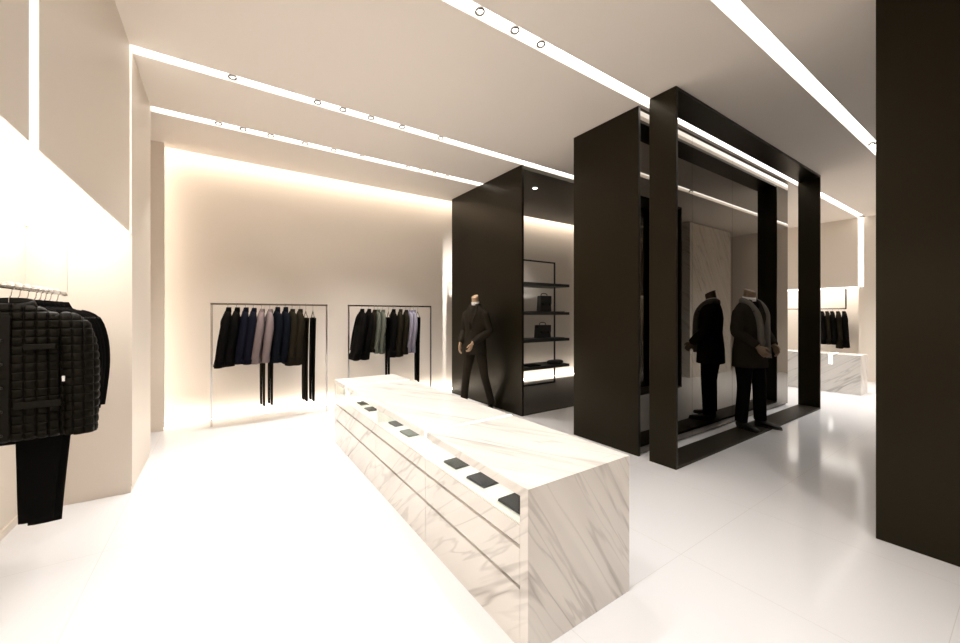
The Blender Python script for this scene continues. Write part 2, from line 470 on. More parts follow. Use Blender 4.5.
# mirror-fronted black boxes behind the portals
def mirror_box(label, f, g):                      # f: front plane, g: back plane
    t = thing('mirrored_display_box', label, 'display box')
    d = 1 if g > f else -1
    def bx(nm, mat, x0, x1, a, c, z0, z1, bev=0):
        b = bmesh.new(); hbox(b, x0, x1, min(f + d * a, f + d * c), max(f + d * a, f + d * c), z0, z1); obj(nm, b, M[mat], t, bevel=bev)
    D = abs(g - f)
    bx('side_panel', 'black', 2.455, 2.478, 0, D, 0, CEIL - .002, .002)
    bx('side_panel', 'black', 5.277, 5.30, .031, D, 0, CEIL - .002, .002)
    bx('back_panel', 'black', 2.478, 5.277, D - .023, D, 0, CEIL - .002)
    xs = [2.479, 3.21, 3.93, 4.65, 5.30]
    for a, c in zip(xs, xs[1:]): bx('mirror_pane', 'mirror', a + .0015, c - .0015, .009, .023, .012, CEIL - .003)
    bx('mirror_backing', 'blackmatte', 2.479, 5.277, .025, .05, 0, CEIL - .004)
mirror_box('tall black box with smoked mirror front behind the mannequin in the long coat', 1.569, 2.155)
mirror_box('black box behind the panel at the right edge, seen only as a dark reflection', .145, -.44)

# shelving box against the back wall
t = thing('shelving_box', 'black walk-in box with lit shelves of bags standing against the back wall', 'display box')
b = bmesh.new(); hbox(b, 2.465, 2.492, 2.815, 4.16, 0, CEIL - .002); obj('side_panel', b, M['black'], t, bevel=.002)
b = bmesh.new(); hbox(b, 5.27, 5.30, 2.815, 4.16, 0, CEIL - .002); obj('side_panel', b, M['black'], t, bevel=.002)
b = bmesh.new(); hbox(b, 2.492, 5.27, 2.83, 4.16, 2.436, CEIL - .002); so = obj('canopy', b, M['black'], t)
b = bmesh.new(); hbox(b, 2.492, 5.27, 2.82, 4.16, 0, .010); obj('platform', b, M['sill'], t)
b = bmesh.new(); loft(b, [ring(2.984 * S, 3.183 * S, 2.434 * S, .035, .035, 20), ring(2.984 * S, 3.183 * S, 2.4365 * S, .035, .035, 20)]); obj('downlight', b, M['lens'], so)

YS = 3.93
t = thing('shelf_rack', 'thin black metal frame with four shelves inside the black walk-in box', 'shelf', (0, YS * S, .010 * S))
XR = x_on_y(555, YS)
def zz(u, v, Y):                                 # height of image row v on plane Y
    a = (u - CX) / F; z = Y / (-a * SN + CS)
    return 1 + (CY - v) / F * z
X0 = 2.55; X1 = x_on_y(569.5, YS - .10)
ztop = zz(540, 261, YS)
b = bmesh.new(); w = .019
for (a, c, e, f) in ((XR - w, XR, 0, ztop - .010), (X0 - .0, X0 + w, 0, ztop - .010), (X0, XR, ztop - .010 - w, ztop - .010), (X0, XR, 0, w)):
    hbox(b, a, c, -.008, .008, e, f)
obj('frame', b, M['blackmatte'], t)
SHELF = []
for v in (283, 312, 339, 366):
    h = zz(540, v, YS - .06); SHELF.append(h)
    b = bmesh.new(); hbox(b, X0 - .01, X1, -.10, .26, h - .040 - .010, h - .010); obj('shelf', b, M['blackmatte'], t, bevel=.002)

def briefcase(label, X, Y, z, wd, ht, dp):
    t = thing('briefcase', label, 'bag', (X * S, Y * S, z * S + .001), math.radians(-8))
    b = bmesh.new(); vs = box(b, -wd / 2, wd / 2, -dp / 2, dp / 2, 0, ht)
    for v in vs:
        if v.co.z > ht / 2: v.co.x *= .94; v.co.y *= .7
    obj('body', b, M['leather'], t, True, bevel=.012)
    b = bmesh.new()
    vs = box(b, -wd / 2 * .95, wd / 2 * .95, -dp / 2 - .006, -dp / 2 + .03, ht * .45, ht * 1.0)
    obj('flap', b, M['leather'], t, True, bevel=.004)
    b = bmesh.new(); tube(b, smoothpath([(-.07, 0, ht - .01), (-.065, 0, ht + .035), (0, 0, ht + .05), (.065, 0, ht + .035), (.07, 0, ht - .01)]), .008, 8); obj('handle', b, M['leather'], t, True)
    for s in (-1, 1):
        b = bmesh.new(); box(b, s * .08 - .012, s * .08 + .012, -dp / 2 - .012, -dp / 2 - .004, ht * .38, ht * .52); obj('clasp', b, M['darkchrome'], t, bevel=.002)
    return t
XB1 = x_on_y(544, YS); XB2 = x_on_y(542.5, YS)
TR = .012
for zi, lab in ((1, 'black display tray under the upper black briefcase'), (2, 'black display tray under the lower black briefcase')):
    b = bmesh.new(); hbox(b, x_on_y(526, YS), x_on_y(560, YS), YS - .09, YS + .12, SHELF[zi] + .001, SHELF[zi] + .010)
    props(obj('display_tray', b, M['leather'], bevel=.002), lab, 'tray')
briefcase('taller black leather briefcase on the upper middle shelf', XB1, YS, SHELF[1] + .010, .27, .30, .13)
briefcase('wider black leather briefcase on the shelf below the taller one', XB2, YS, SHELF[2] + .010, .33, .25, .12)
b = bmesh.new()
for k in range(2): box(b, -.14, .14, -.10, .10, .012 * k, .012 * k + .0115)
o = obj('folded_garment', b, M['wool_black'], bevel=.004); o.location = (x_on_y(532, YS) * S, YS * S, SHELF[3] * S + .002)
props(o, 'flat folded black garment at the left of the lowest shelf', 'folded garment')
tb = thing('clutch_bag', 'rounded black soft bag at the right of the lowest shelf', 'bag', (x_on_y(555, YS) * S, YS * S, SHELF[3] * S + .002))
b = bmesh.new(); loft(b, [ring(0, 0, z, a, c, 28, 2.6) for z, a, c in ((0, .15, .085), (.012, .18, .105), (.035, .19, .11), (.06, .18, .10), (.075, .14, .07))]); obj('body', b, M['leather'], tb, True)
b = bmesh.new(); tube(b, [(.19 * math.cos(a), -.112 * math.sin(a), .04) for a in [PI * k / 16 for k in range(17)]], .004, 6); obj('zip', b, M['darkchrome'], tb, True)

# ------------------------------------------------------------------ marble counters
def counter(label, loc, rz, mirror=False):
    t = thing('marble_counter', label, 'counter', loc, rz)
    X0, X1, L, H = 0.0, .4895, 2.239, .49
    sg = [.035, .652, .671, 1.901, 1.916, L - .035]
    for a, c in ((0, .035), (L - .035, L)):
        b = bmesh.new(); hbox(b, X0, X1, a, c, 0, H); obj('end_panel', b, M['marble'], t, bevel=.0012)
    for a, c in zip(sg[0::2], sg[1::2]):
        b = bmesh.new(); hbox(b, X0, X1, a, c, .458, H); obj('top_slab', b, M['marble'], t, bevel=.0012)
    for a, c in ((.652, .671), (1.901, 1.916)):
        b = bmesh.new(); hbox(b, X0 + .002, X1 - .002, a, c, .47, H - .001)
        hbox(b, X0 + .002, X0 + .02, a, c, .373, .47); obj('light_seam', b, M['vit'], t)
    b = bmesh.new(); hbox(b, X1 - .03, X1, .035, L - .035, 0, .458); obj('back_panel', b, M['marble'], t)
    b = bmesh.new(); hbox(b, X0 + .03, X1 - .03, .035, L - .035, 0, .360); obj('carcass', b, M['groove'], t)
    cuts = [.035, .661, 1.294, 1.908, L - .035]
    for a, c in zip(cuts, cuts[1:]):
        for z0, z1, nm in ((.311, .368, 'drawer'), (.189, .2985, 'drawer'), (0, .1765, 'plinth_panel')):
            b = bmesh.new(); hbox(b, X0, X0 + .029, a + .0015, c - .0015, z0, z1); obj(nm, b, M['marble'], t, bevel=.001)
        b = bmesh.new(); hbox(b, X0 + .002, X0 + .006, a + .012, c - .012, .3745, .4575); obj('glass_pane', b, M['glass'], t)
    b = bmesh.new(); hbox(b, X0 + .030, X1 - .031, .036, L - .036, .361, .3725)
    hbox(b, X0 + .004, X0 + .030, .036, L - .036, .3685, .3725); obj('display_tray', b, M['white'], t)
    b = bmesh.new(); hbox(b, X0 + .24, X0 + .25, .036, L - .036, .3726, .4575); obj('vitrine_back', b, M['white'], t)
    b = bmesh.new(); hbox(b, X0 + .06, X0 + .10, .05, L - .05, .453, .457); obj('led_strip', b, M['vit'], t)
    b = bmesh.new(); hbox(b, X0 + .007, X0 + .23, 1.290, 1.298, .373, .457); obj('divider', b, M['white'], t)
    return t
counter('long white marble display counter with lit glass drawers in the foreground', (.7465 * S, .826 * S, 0), 0)
t = thing('marble_counter', 'white marble counter far behind the portal frame, below hanging black jackets', 'counter', (6.59 * S, 1.246 * S, 0), 0)
b = bmesh.new(); hbox(b, 0, .33, 0, .03, 0, .458); obj('end_panel', b, M['marble'], t)
for a, c in ((.03, .255), (.295, 2.2)):
    b = bmesh.new(); hbox(b, 0, .03, a, c, 0, .458); obj('front_panel', b, M['marble'], t)
    b = bmesh.new(); hbox(b, 0, .33, a if a > .1 else 0, c, .458, .49); obj('top_slab', b, M['marble'], t)
b = bmesh.new(); hbox(b, 0, .03, .255, .295, 0, .36); obj('front_panel', b, M['marble'], t)
b = bmesh.new(); hbox(b, .004, .32, .256, .294, .361, .488); obj('light_seam', b, M['vstrip'], t)
b = bmesh.new(); hbox(b, .03, .33, .03, 2.2, 0, .36); obj('carcass', b, M['white'], t)

def wallet(label, X, Y, mat, rz, wd=.095, dp=.075):
    t = thing('wallet', label, 'wallet', (X * S, Y * S, .3728 * S + .0005), rz, 'leather goods in the counter drawers')
    b = bmesh.new(); box(b, -dp / 2 * S, dp / 2 * S, -wd / 2 * S, wd / 2 * S, 0, .006); obj('back_cover', b, M[mat], t, bevel=.0015)
    b = bmesh.new(); box(b, -dp / 2 * S + .002, dp / 2 * S, -wd / 2 * S + .002, wd / 2 * S - .002, .0065, .011); obj('front_cover', b, M[mat], t, bevel=.0015)
    return t
wallet('black wallet in the lit drawer closest to the end of the counter', .822, .955, 'wallet_black', .02, .115, .085)
wallet('black wallet in the middle of the nearest lit drawer', .828, 1.165, 'wallet_black', .05, .11, .08)
wallet('dark olive wallet beside the bright seam in the nearest lit drawer', .828, 1.355, 'leather_olive', .05)
wallet('pale grey wallet in the second lit drawer of the counter', .836, 1.838, 'leather_grey', .04, .11)
wallet('olive wallet left of the pale grey wallet in the counter', .846, 2.035, 'leather_olive', .05)
wallet('dark grey wallet in the third lit drawer nearer the camera', .834, 2.44, 'leather_olive', .03)
wallet('dark grey wallet farthest from the camera in the lit drawers', .842, 2.63, 'leather_olive', .03)

# ------------------------------------------------------------------ racks
RAILH = 1.095
def rack(label, X0, X1, Y):
    t = thing('clothes_rack', label, 'clothes rack', (X0 * S, Y * S, 0), 0, 'slim chrome garment racks')
    L = (X1 - X0) * S; h = RAILH * S; w = .011
    b = bmesh.new(); box(b, -w, L + w, -w, w, h - w, h + w); obj('rail', b, M['darkchrome'], t, bevel=.002)
    for x in (0, L):
        b = bmesh.new(); box(b, x - w, x + w, -w, w, 0, h - w); obj('post', b, M['chrome'], t, bevel=.002)
    return t
YR = 4.07
R1 = (x_on_y(211.5, YR), x_on_y(326.5, YR)); R2 = (x_on_y(348.5, YR), x_on_y(430.5, YR))
rack('slim chrome clothes rack on the left with mauve and black jackets', *R1, YR)
rack('slim chrome clothes rack on the right behind the marble counter', *R2, YR)

XH = -.60; YE = y_on_x(64.5, XH)
t = thing('hanging_rail', 'chrome hanging rail on a flat drop bar under the left upper wall', 'clothes rail', (XH * S, 0, 0))
b = bmesh.new(); tube(b, [(0, -1.3 * S, RAILH * S), (0, (YE - .002) * S, RAILH * S)], .0125, 14, (0, 0, 1)); obj('rail', b, M['chrome'], t, True)
for y in (YE, .6, -1.2):
    b = bmesh.new(); hbox(b, -.010, .010, y - .004, y + .004, RAILH - .01, REC - .007); obj('drop_bar', b, M['wall'], t)
XH2 = 8.30; YE2 = y_on_x(846, XH2)
t = thing('hanging_rail', 'dark hanging rail in the far recess seen past the portal', 'clothes rail', (XH2 * S, 0, 0))
b = bmesh.new(); tube(b, [(0, YE2 * S, RAILH * S), (0, 3.6 * S, RAILH * S)], .014, 14); obj('rail', b, M['darkchrome'], t, True)
for y in (YE2, 3.59):
    b = bmesh.new(); hbox(b, -.012, .012, y - .008, y + .008, RAILH - .008, 1.418); obj('drop_bar', b, M['darkchrome'], t)

# ------------------------------------------------------------------ hangers and garments (local: shoulders along x, front towards -y, z = 0 at rail centre)
def hook_pts(r):
    p = [(0, 0, -.088), (0, 0, -.055), (.006, 0, -.04)]
    for k in range(9):
        a = -PI / 3 + k * PI * 1.35 / 8
        p.append((r * math.cos(a), 0, r * math.sin(a) + .0))
    return smoothpath(p, 2)
def make_hanger(label, loc, rz, group, hw=.19, clip=False):
    t = thing('clothes_hanger', label, 'hanger', loc, rz, group)
    b = bmesh.new(); tube(b, hook_pts(.0185), .0024, 6, (0, 1, 0)); obj('hook', b, M['chrome'], t, True)
    b = bmesh.new()
    if clip:
        tube(b, [(0, 0, -.085), (-.15, 0, -.165), (-.16, 0, -.175), (.16, 0, -.175), (.15, 0, -.165), (0, 0, -.085)], .0055, 6, (0, 1, 0))
        obj('triangle_bar', b, M['darkchrome'], t, True)
    else:
        tube(b, smoothpath([(-hw, 0, -.155), (-hw * .5, 0, -.115), (0, 0, -.092), (hw * .5, 0, -.115), (hw, 0, -.155)]), [(.009, .011)] * 17, 8, (0, 0, 1))
        obj('shoulder_bar', b, M['leather'], t, True)
    return t
PH = {}
def hanger(label, loc, rz, group, clip=False):
    if clip not in PH: PH[clip] = make_hanger(label, loc, rz, group, clip=clip); return PH[clip]
    return dup(PH[clip], loc, rz, label, group)

def sleeve(b, s, W, z0, SL, D, sw=1.0, lean=0.0):
    pts = smoothpath([(s * (W - .05), .0, z0 - .055), (s * (W + .005), -.12 * lean, z0 - .10), (s * (W + .035), -.004 - .3 * lean, z0 - .22), (s * (W + .048), -.014 - .62 * lean, z0 - SL * .62), (s * (W + .036), -.03 - lean, z0 - SL)])
    k = D / .075
    tube(b, pts, lerps([(.045 * sw, .034 * k), (.062 * sw, .052 * k), (.062 * sw, .064 * k), (.054 * sw, .062 * k), (.047 * sw, .052 * k)]), 14, (1, 0, 0))

def jacket(label, cat, loc, rz, mat, group, L=.70, W=.20, D=.065, SL=.60, seed=0, name='jacket', collar=.03, lapels=True, flare=1.0, lean=0.0):
    rnd = random.Random(seed); ph = rnd.uniform(0, 6)
    t = thing(name, label, cat, loc, rz, group)
    z0 = -.085
    secs = [(0, .055, .030, 0, 0), (.02, .095, .034, 0, 0), (.05, .165, .038, 0, 0), (.075, W, .040, 0, 0), (.13, W + .012, .72 * D + .006, 0, 0), (.22, W + .006, D * .95, -.004, .02),
            (L * .55, W - .006, D, -.008, .05), (L * .8, W + .012 * flare, D * 1.1, -.014, .09), (L, W + .022 * flare, D * 1.18, -.02 * flare, .13), (L + .004, W + .012 * flare, D * 1.0, -.02 * flare, .10)]
    secs = [(z, a, c, cy - lean * (z / L) ** 1.1, f) for z, a, c, cy, f in secs]
    b = bmesh.new()
    loft(b, [ring(0, cy, z0 - z, a, min(c, D * 1.3), 36, 2.5, f, ph, 4) for z, a, c, cy, f in secs])
    obj('body', b, M[mat], t, True)
    for s in (-1, 1):
        b = bmesh.new(); sleeve(b, s, W, z0, SL, D, 1.0, lean * SL / L); obj('sleeve', b, M[mat], t, True)
    kk = min(.62, D / .06)
    b = bmesh.new(); loft(b, [ring(0, .005, z0 - .02, .075, .055 * kk, 20), ring(0, .008, z0 + collar * .4, .060, .048 * kk, 20), ring(0, .010, z0 + collar, .052, .043 * kk, 20), ring(0, .010, z0 + collar - .004, .044, .036 * kk, 20), ring(0, .008, z0 - .01, .045, .035 * kk, 20)])
    obj('collar', b, M[mat], t, True)
    if lapels:
        for s in (-1, 1):
            b = bmesh.new(); y = -D * 1.02 - .004 - lean * .25
            q = [(s * .052, -.045 * kk, z0 - .005), (s * .10, y + .006, z0 - .12), (s * .075, y, z0 - .16), (s * .008, y - .004, z0 - .34), (s * .012, y + .004, z0 - .2)]
            f = [b.verts.new(p) for p in q]; g = [b.verts.new((p[0], p[1] + .008, p[2])) for p in q]
            b.faces.new(f); b.faces.new(g[::-1])
            for i in range(5): b.faces.new((f[i], g[i], g[(i + 1) % 5], f[(i + 1) % 5]))
            obj('lapel', b, M[mat], t)
    return t

def trousers(label, loc, rz, mat, group, top=-.18, L=1.05, w0=.105, w1=.075, seed=0, th=.016, clip=True):
    rnd = random.Random(seed); ph = rnd.uniform(0, 6)
    t = thing('trousers', label, 'trousers', loc, rz, group)
    for s in (-1, 1):
        b = bmesh.new(); rr = []
        for k in range(13):
            q = k / 12
            rr.append(ring(.01 * math.sin(2.2 * q + ph) + s * .012, s * (th + .002) - .012 * math.sin(2 * q), top - L * q - (.012 * s if k == 12 else 0), w0 + (w1 - w0) * q ** .8, th * (1 - .15 * q), 24, 2.3, .10, ph + q, 4))
        loft(b, rr); obj('leg', b, M[mat], t, True)
    b = bmesh.new(); loft(b, [ring(0, 0, top + .004, w0 + .004, th * 2.3, 24, 2.6), ring(0, 0, top - .035, w0 + .006, th * 2.35, 24, 2.6)]); obj('waistband', b, M[mat], t, True)
    return t

def on_rack(u): return x_on_y(u, YR)
RZ = RAILH * S
G1, G2, G3 = 'clothes on the left chrome rack', 'clothes on the right chrome rack', 'clothes on the left wall rail'
# left rack
L1 = [(227.9, 'jacket', 'wool_black', 'long black coat at the left end of the left chrome rack', 'coat', dict(L=.68, W=.215, flare=1.3, collar=.045)),
      (236.6, 'jacket', 'wool_black', 'black jacket second from the left on the left chrome rack', 'jacket', dict(L=.67, flare=1.2, collar=.045)),
      (245.3, 'jacket', 'wool_navy', 'dark navy jacket third from the left on the left chrome rack', 'jacket', dict(L=.65, collar=.045)),
      (253.4, 'jacket', 'wool_navy', 'dark navy jacket beside the mauve jackets on the left chrome rack', 'jacket', dict(L=.66, collar=.04)),
      (261.6, 'jacket', 'mauve', 'mauve grey jacket on the left, next to a dark navy jacket', 'jacket', dict(L=.66, collar=.03)),
      (269.8, 'jacket', 'mauve', 'mauve grey jacket on the right, next to an ink blue jacket', 'jacket', dict(L=.65, collar=.03)),
      (277.0, 'jacket', 'wool_ink', 'ink blue hooded jacket next to the mauve jackets', 'jacket', dict(L=.66, collar=.055)),
      (285.1, 'jacket', 'wool_ink', 'ink blue hooded jacket eighth from the left on the left chrome rack', 'jacket', dict(L=.66, collar=.055)),
      (292.0, 'jacket', 'wool_brown', 'brown black jacket ninth from the left on the left chrome rack', 'jacket', dict(L=.71, collar=.03)),
      (299.8, 'jacket', 'wool_brown', 'brown black jacket beside the trousers on the left chrome rack', 'jacket', dict(L=.71, collar=.03)),
      (305.8, 'trousers', 'wool_brown', 'brown black trousers second from the right on the left chrome rack', 'trousers', dict(L=1.12)),
      (312.9, 'trousers', 'wool_black', 'black trousers at the right end of the left chrome rack', 'trousers', dict(L=1.13))]
L2 = [(361.7, 'jacket', 'wool_black', 'long black coat at the left end of the right chrome rack', 'coat', dict(L=.70, W=.215, flare=1.8, collar=.04)),
      (368.7, 'jacket', 'wool_black', 'black coat second from the left on the right chrome rack', 'coat', dict(L=.70, flare=1.4, collar=.04)),
      (374.3, 'shirt', 'wool_brown', 'thin dark shirt left of the sage shirts on the right chrome rack', 'shirt', dict(L=.60, W=.18, D=.045, SL=.52, flare=.4, lapels=False)),
      (377.8, 'shirt', 'sage', 'sage grey shirt, left one of two on the right chrome rack', 'shirt', dict(L=.62, W=.18, D=.045, SL=.55, flare=.4, lapels=False)),
      (382.7, 'shirt', 'sage', 'sage grey shirt, right one of two on the right chrome rack', 'shirt', dict(L=.63, W=.18, D=.045, SL=.55, flare=.4, lapels=False)),
      (388.3, 'trousers', 'wool_black', 'black trousers in the middle of the right chrome rack', 'trousers', dict(L=.90, w0=.095, w1=.07)),
      (393.2, 'jacket', 'wool_black', 'black jacket right of the trousers in the middle of the right rack', 'jacket', dict(L=.69, flare=.6, collar=.04)),
      (400.2, 'jacket', 'wool_brown', 'brown black jacket in the right half of the right chrome rack', 'jacket', dict(L=.69, flare=.6, collar=.04)),
      (405.8, 'jacket', 'wool_brown', 'brown black jacket touching the lavender shirts', 'jacket', dict(L=.66, W=.19, D=.05, flare=.4)),
      (410.0, 'shirt', 'lavender', 'lavender grey shirt, left one of two on the right chrome rack', 'shirt', dict(L=.64, W=.18, D=.045, SL=.55, flare=.4, lapels=False)),
      (413.5, 'shirt', 'lavender', 'lavender grey shirt, right one of two on the right chrome rack', 'shirt', dict(L=.64, W=.18, D=.045, SL=.55, flare=.4, lapels=False)),
      (417.7, 'trousers', 'wool_black', 'black trousers at the right end of the right chrome rack', 'trousers', dict(L=1.02, w0=.095, w1=.07))]
rnd = random.Random(4)
LEAN = {227.9: .055, 236.6: .05, 245.3: .045, 253.4: .035, 261.6: .045, 269.8: .035, 361.7: .075, 368.7: .06}
for items, G in ((L1, G1), (L2, G2)):
    for i, (u, kind, mat, lab, cat, kw) in enumerate(items):
        X = on_rack(u); loc = (X * S, YR * S, RZ); rz = -PI / 2 + math.radians((-2 if G == G1 else (-4 if i < 2 else -17)) + rnd.uniform(-4, 4))
        if kind == 'trousers': trousers(lab, loc, rz, mat, G, seed=i, **kw)
        else:
            kw = dict(kw); kw.setdefault('D', .056); kw.setdefault('lean', LEAN.get(u, .02))
            jacket(lab, cat, loc, rz, mat, G, seed=i * 7 + len(items), name=kind if cat != 'coat' else 'coat', **kw)
        hanger('hanger holding the ' + lab.split(',')[0].replace(' on the left chrome rack', ' of left rack').replace(' on the right chrome rack', ' of the right rack') + ((', ' + lab.split(',')[1].strip().replace(' on the right chrome rack', '')) if ',' in lab else ''),
               loc, rz, 'hangers on the chrome racks', clip=(kind == 'trousers'))
for u, lab in ((263.5, 'dark trousers hanging below the left mauve grey jacket'), (271.5, 'dark trousers hanging below the right mauve grey jacket')):
    trousers(lab, (on_rack(u) * S, YR * S, RZ), -PI / 2 + .1, 'wool_brown', G1, top=-.22, L=1.08, w0=.07, w1=.045, seed=int(u), th=.012)

# far recess jackets
for i, (u, L) in enumerate(((843.5, .80), (837.5, .82), (831.5, .74), (826.5, .74), (821.5, .74))):
    Y = y_on_x(u, XH2 - .05)
    lab = ['black jacket at the right end of the far hanging rail', 'black jacket second from the right on the far hanging rail', 'black jacket third from the right on the far hanging rail', 'black jacket fourth from the right on the far hanging rail', 'black jacket half hidden by the portal on the far hanging rail'][i]
    loc = (XH2 * S, Y * S, RZ)
    jacket(lab, 'jacket', loc, 0.25, 'wool_black' if i % 2 == 0 else 'wool_brown', 'jackets on the far hanging rail', L=L * .95, D=.05, seed=30 + i)
    hanger('hanger holding the ' + lab, loc, 0.25, 'hangers on the far rail')

# ------------------------------------------------------------------ left wall rail
hooks = [17.5, 26, 34, 39, 44, 49, 56]
for i, u in enumerate(hooks):
    Y = y_on_x(u, XH); loc = (XH * S, Y * S, RZ)
    last = i == len(hooks) - 1
    lab = ['black trousers hanging directly behind the quilted jacket', 'black jacket right behind the trousers on the left wall rail', 'black jacket fourth from the front on the left wall rail', 'black jacket in the middle of the left wall rail', 'black jacket third from the back on the left wall rail', 'black jacket second from the back on the left wall rail', 'black jacket farthest back on the left wall rail'][i]
    if i == 0:
        trousers(lab, (loc[0] + .085, loc[1], loc[2]), 0, 'wool_black', G3, top=-.40, L=.75, w0=.098, w1=.058, th=.010, seed=3)
        hanger('chrome-hooked hanger holding the trousers behind the quilted jacket', loc, 0, 'hangers on the left wall rail', clip=True)
    else:
        jacket(lab, 'jacket', loc, 0, 'wool_black', G3, L=[0, .68, .69, .70, .71, .72, .73][i], W=.138, D=.028, SL=.60, seed=50 + i, flare=.6, lapels=False)
        hanger('hanger holding the ' + lab, loc, 0, 'hangers on the left wall rail')

# quilted jacket in front
Y = y_on_x(9, XH); loc = (XH * S + .014, (Y - .02) * S, RZ)
t = thing('quilted_jacket', 'black quilted nylon jacket at the front of the left wall rail', 'jacket', loc, 0, G3)
hanger('chrome-hooked hanger holding the quilted jacket on the left wall rail', (XH * S, Y * S, RZ), 0, 'hangers on the left wall rail')
def puff(o, P=.039, amp=.0075):
    me = o.data
    me.update()
    ns = [v.normal.copy() for v in me.vertices]
    for v, n in zip(me.vertices, ns):
        a = v.co.x + v.co.y * .3
        h = min(abs(math.sin(PI * a / P)) * 1.3, 1) ** .5 * min(abs(math.sin(PI * v.co.z / P)) * 1.3, 1) ** .5
        v.co += n * amp * h
def dense(secs, n, sub, **kw):
    out = []
    for q in lerps(secs, sub): z, a, c, cy = q; out.append(ring(0, cy, z, a, c, n, 2.4))
    return out
z0 = -.085; W = .200
secs = [(z0, .06, .04, 0), (z0 - .02, .10, .05, 0), (z0 - .05, .165, .058, 0), (z0 - .08, W, .06, -.002), (z0 - .14, W + .008, .062, -.008), (z0 - .30, W, .066, -.014), (z0 - .5, W + .006, .066, -.018), (z0 - .60, W + .012, .068, -.02), (z0 - .61, W + .002, .055, -.02)]
b = bmesh.new(); loft(b, dense(secs, 220, 20)); o = obj('body', b, M['quilt'], t, True); puff(o)
for s in (-1, 1):
    b = bmesh.new()
    pts = smoothpath([(s * (W - .05), -.005, z0 - .065), (s * (W + .005), -.005, z0 - .12), (s * (W + .028), -.01, z0 - .25), (s * (W + .038), -.022, z0 - .43), (s * (W + .040), -.04, z0 - .615)], 24)
    tube(b, pts, lerps([(.042, .048), (.062, .062), (.064, .064), (.058, .06), (.052, .055)], 24), 60, (1, 0, 0))
    o = obj('sleeve', b, M['quilt'], t, True); puff(o, amp=.0065)
b = bmesh.new()
rr = []
for k in range(33):
    a = -PI / 2 + .32 + (2 * PI - .64) * k / 32
    c, s = math.cos(a), math.sin(a); zc = z0 - .012 - .03 * (1 - s) * .5
    rr.append([Vector(((.088 + d) * c, (.056 + d) * s - .004, zc + e)) for d, e in ((0, -.02), (.004, 0), (-.006, .03), (-.012, .046), (-.020, .046), (-.018, .02), (-.012, -.02))])
loft(b, rr); obj('collar', b, M['nylon'], t, True)
b = bmesh.new(); box(b, -.022, .022, -.096, -.080, z0 - .60, z0 - .05)
for v in b.verts:
    if v.co.z > z0 - .1: v.co.y += .018
o = obj('placket', b, M['nylon'], t, bevel=.003)
for k in range(5):
    b = bmesh.new(); loft(b, [ring(0, 0, 0, .007, .007, 14), ring(0, 0, .004, .006, .006, 14)])
    for v in b.verts: v.co = Vector((v.co.x, -v.co.z - .097, v.co.y + z0 - .16 - .105 * k))
    obj('snap_button', b, M['leather'], t, True)
for s in (-1, 1):
    b = bmesh.new(); box(b, s * .115 - .052, s * .115 + .052, -.092, -.07, z0 - .205, z0 - .18); obj('chest_pocket', b, M['nylon'], t, bevel=.004)
    b = bmesh.new(); box(b, s * .112 - .075, s * .112 + .075, -.099, -.075, z0 - .47, z0 - .44); obj('pocket_flap', b, M['nylon'], t, bevel=.004)
b = bmesh.new(); box(b, W - .018, W - .008, -.072, -.062, z0 - .36, z0 - .335); props(obj('tag', b, M['tagwhite'], t), 'small white tag')

# ------------------------------------------------------------------ mannequins (local: facing -y, z = 0 at the soles)
def hand(b, w, d, side, palm_n, curl=.6, L=.19):
    """w wrist, d unit direction towards the fingers, palm_n unit normal pointing out of the palm, side: unit direction towards the thumb"""
    w = Vector(w); d = Vector(d).normalized(); palm_n = Vector(palm_n); palm_n = (palm_n - d * palm_n.dot(d)).normalized()
    th = Vector(side); th = (th - d * th.dot(d) - palm_n * th.dot(palm_n)).normalized()
    tube(b, [w - d * .03, w + d * .02, w + d * .06, w + d * .095], [(.024, .020), (.032, .016), (.042, .015), (.038, .012)], 12, th)
    for k, (off, ln, r) in enumerate(((.031, .072, .0088), (.010, .082, .0092), (-.011, .075, .0088), (-.031, .058, .0078))):
        p = w + d * .082 + th * off; dd = d.copy(); pts = [p]; a = 0
        for q in range(3):
            a += curl * (.5 if q == 0 else .75)
            v = (d * math.cos(a) + palm_n * math.sin(a)); p = p + v * ln * (.42, .32, .26)[q]; pts.append(p)
        tube(b, pts, [r, r, r * .92, r * .75], 8, th)
    p = w + d * .022 + th * .026
    tube(b, [p, p + th * .022 + d * .022 + palm_n * .008, p + th * .034 + d * .05 + palm_n * .014, p + th * .034 + d * .072 + palm_n * .022], [.014, .0115, .010, .0075], 8, d)

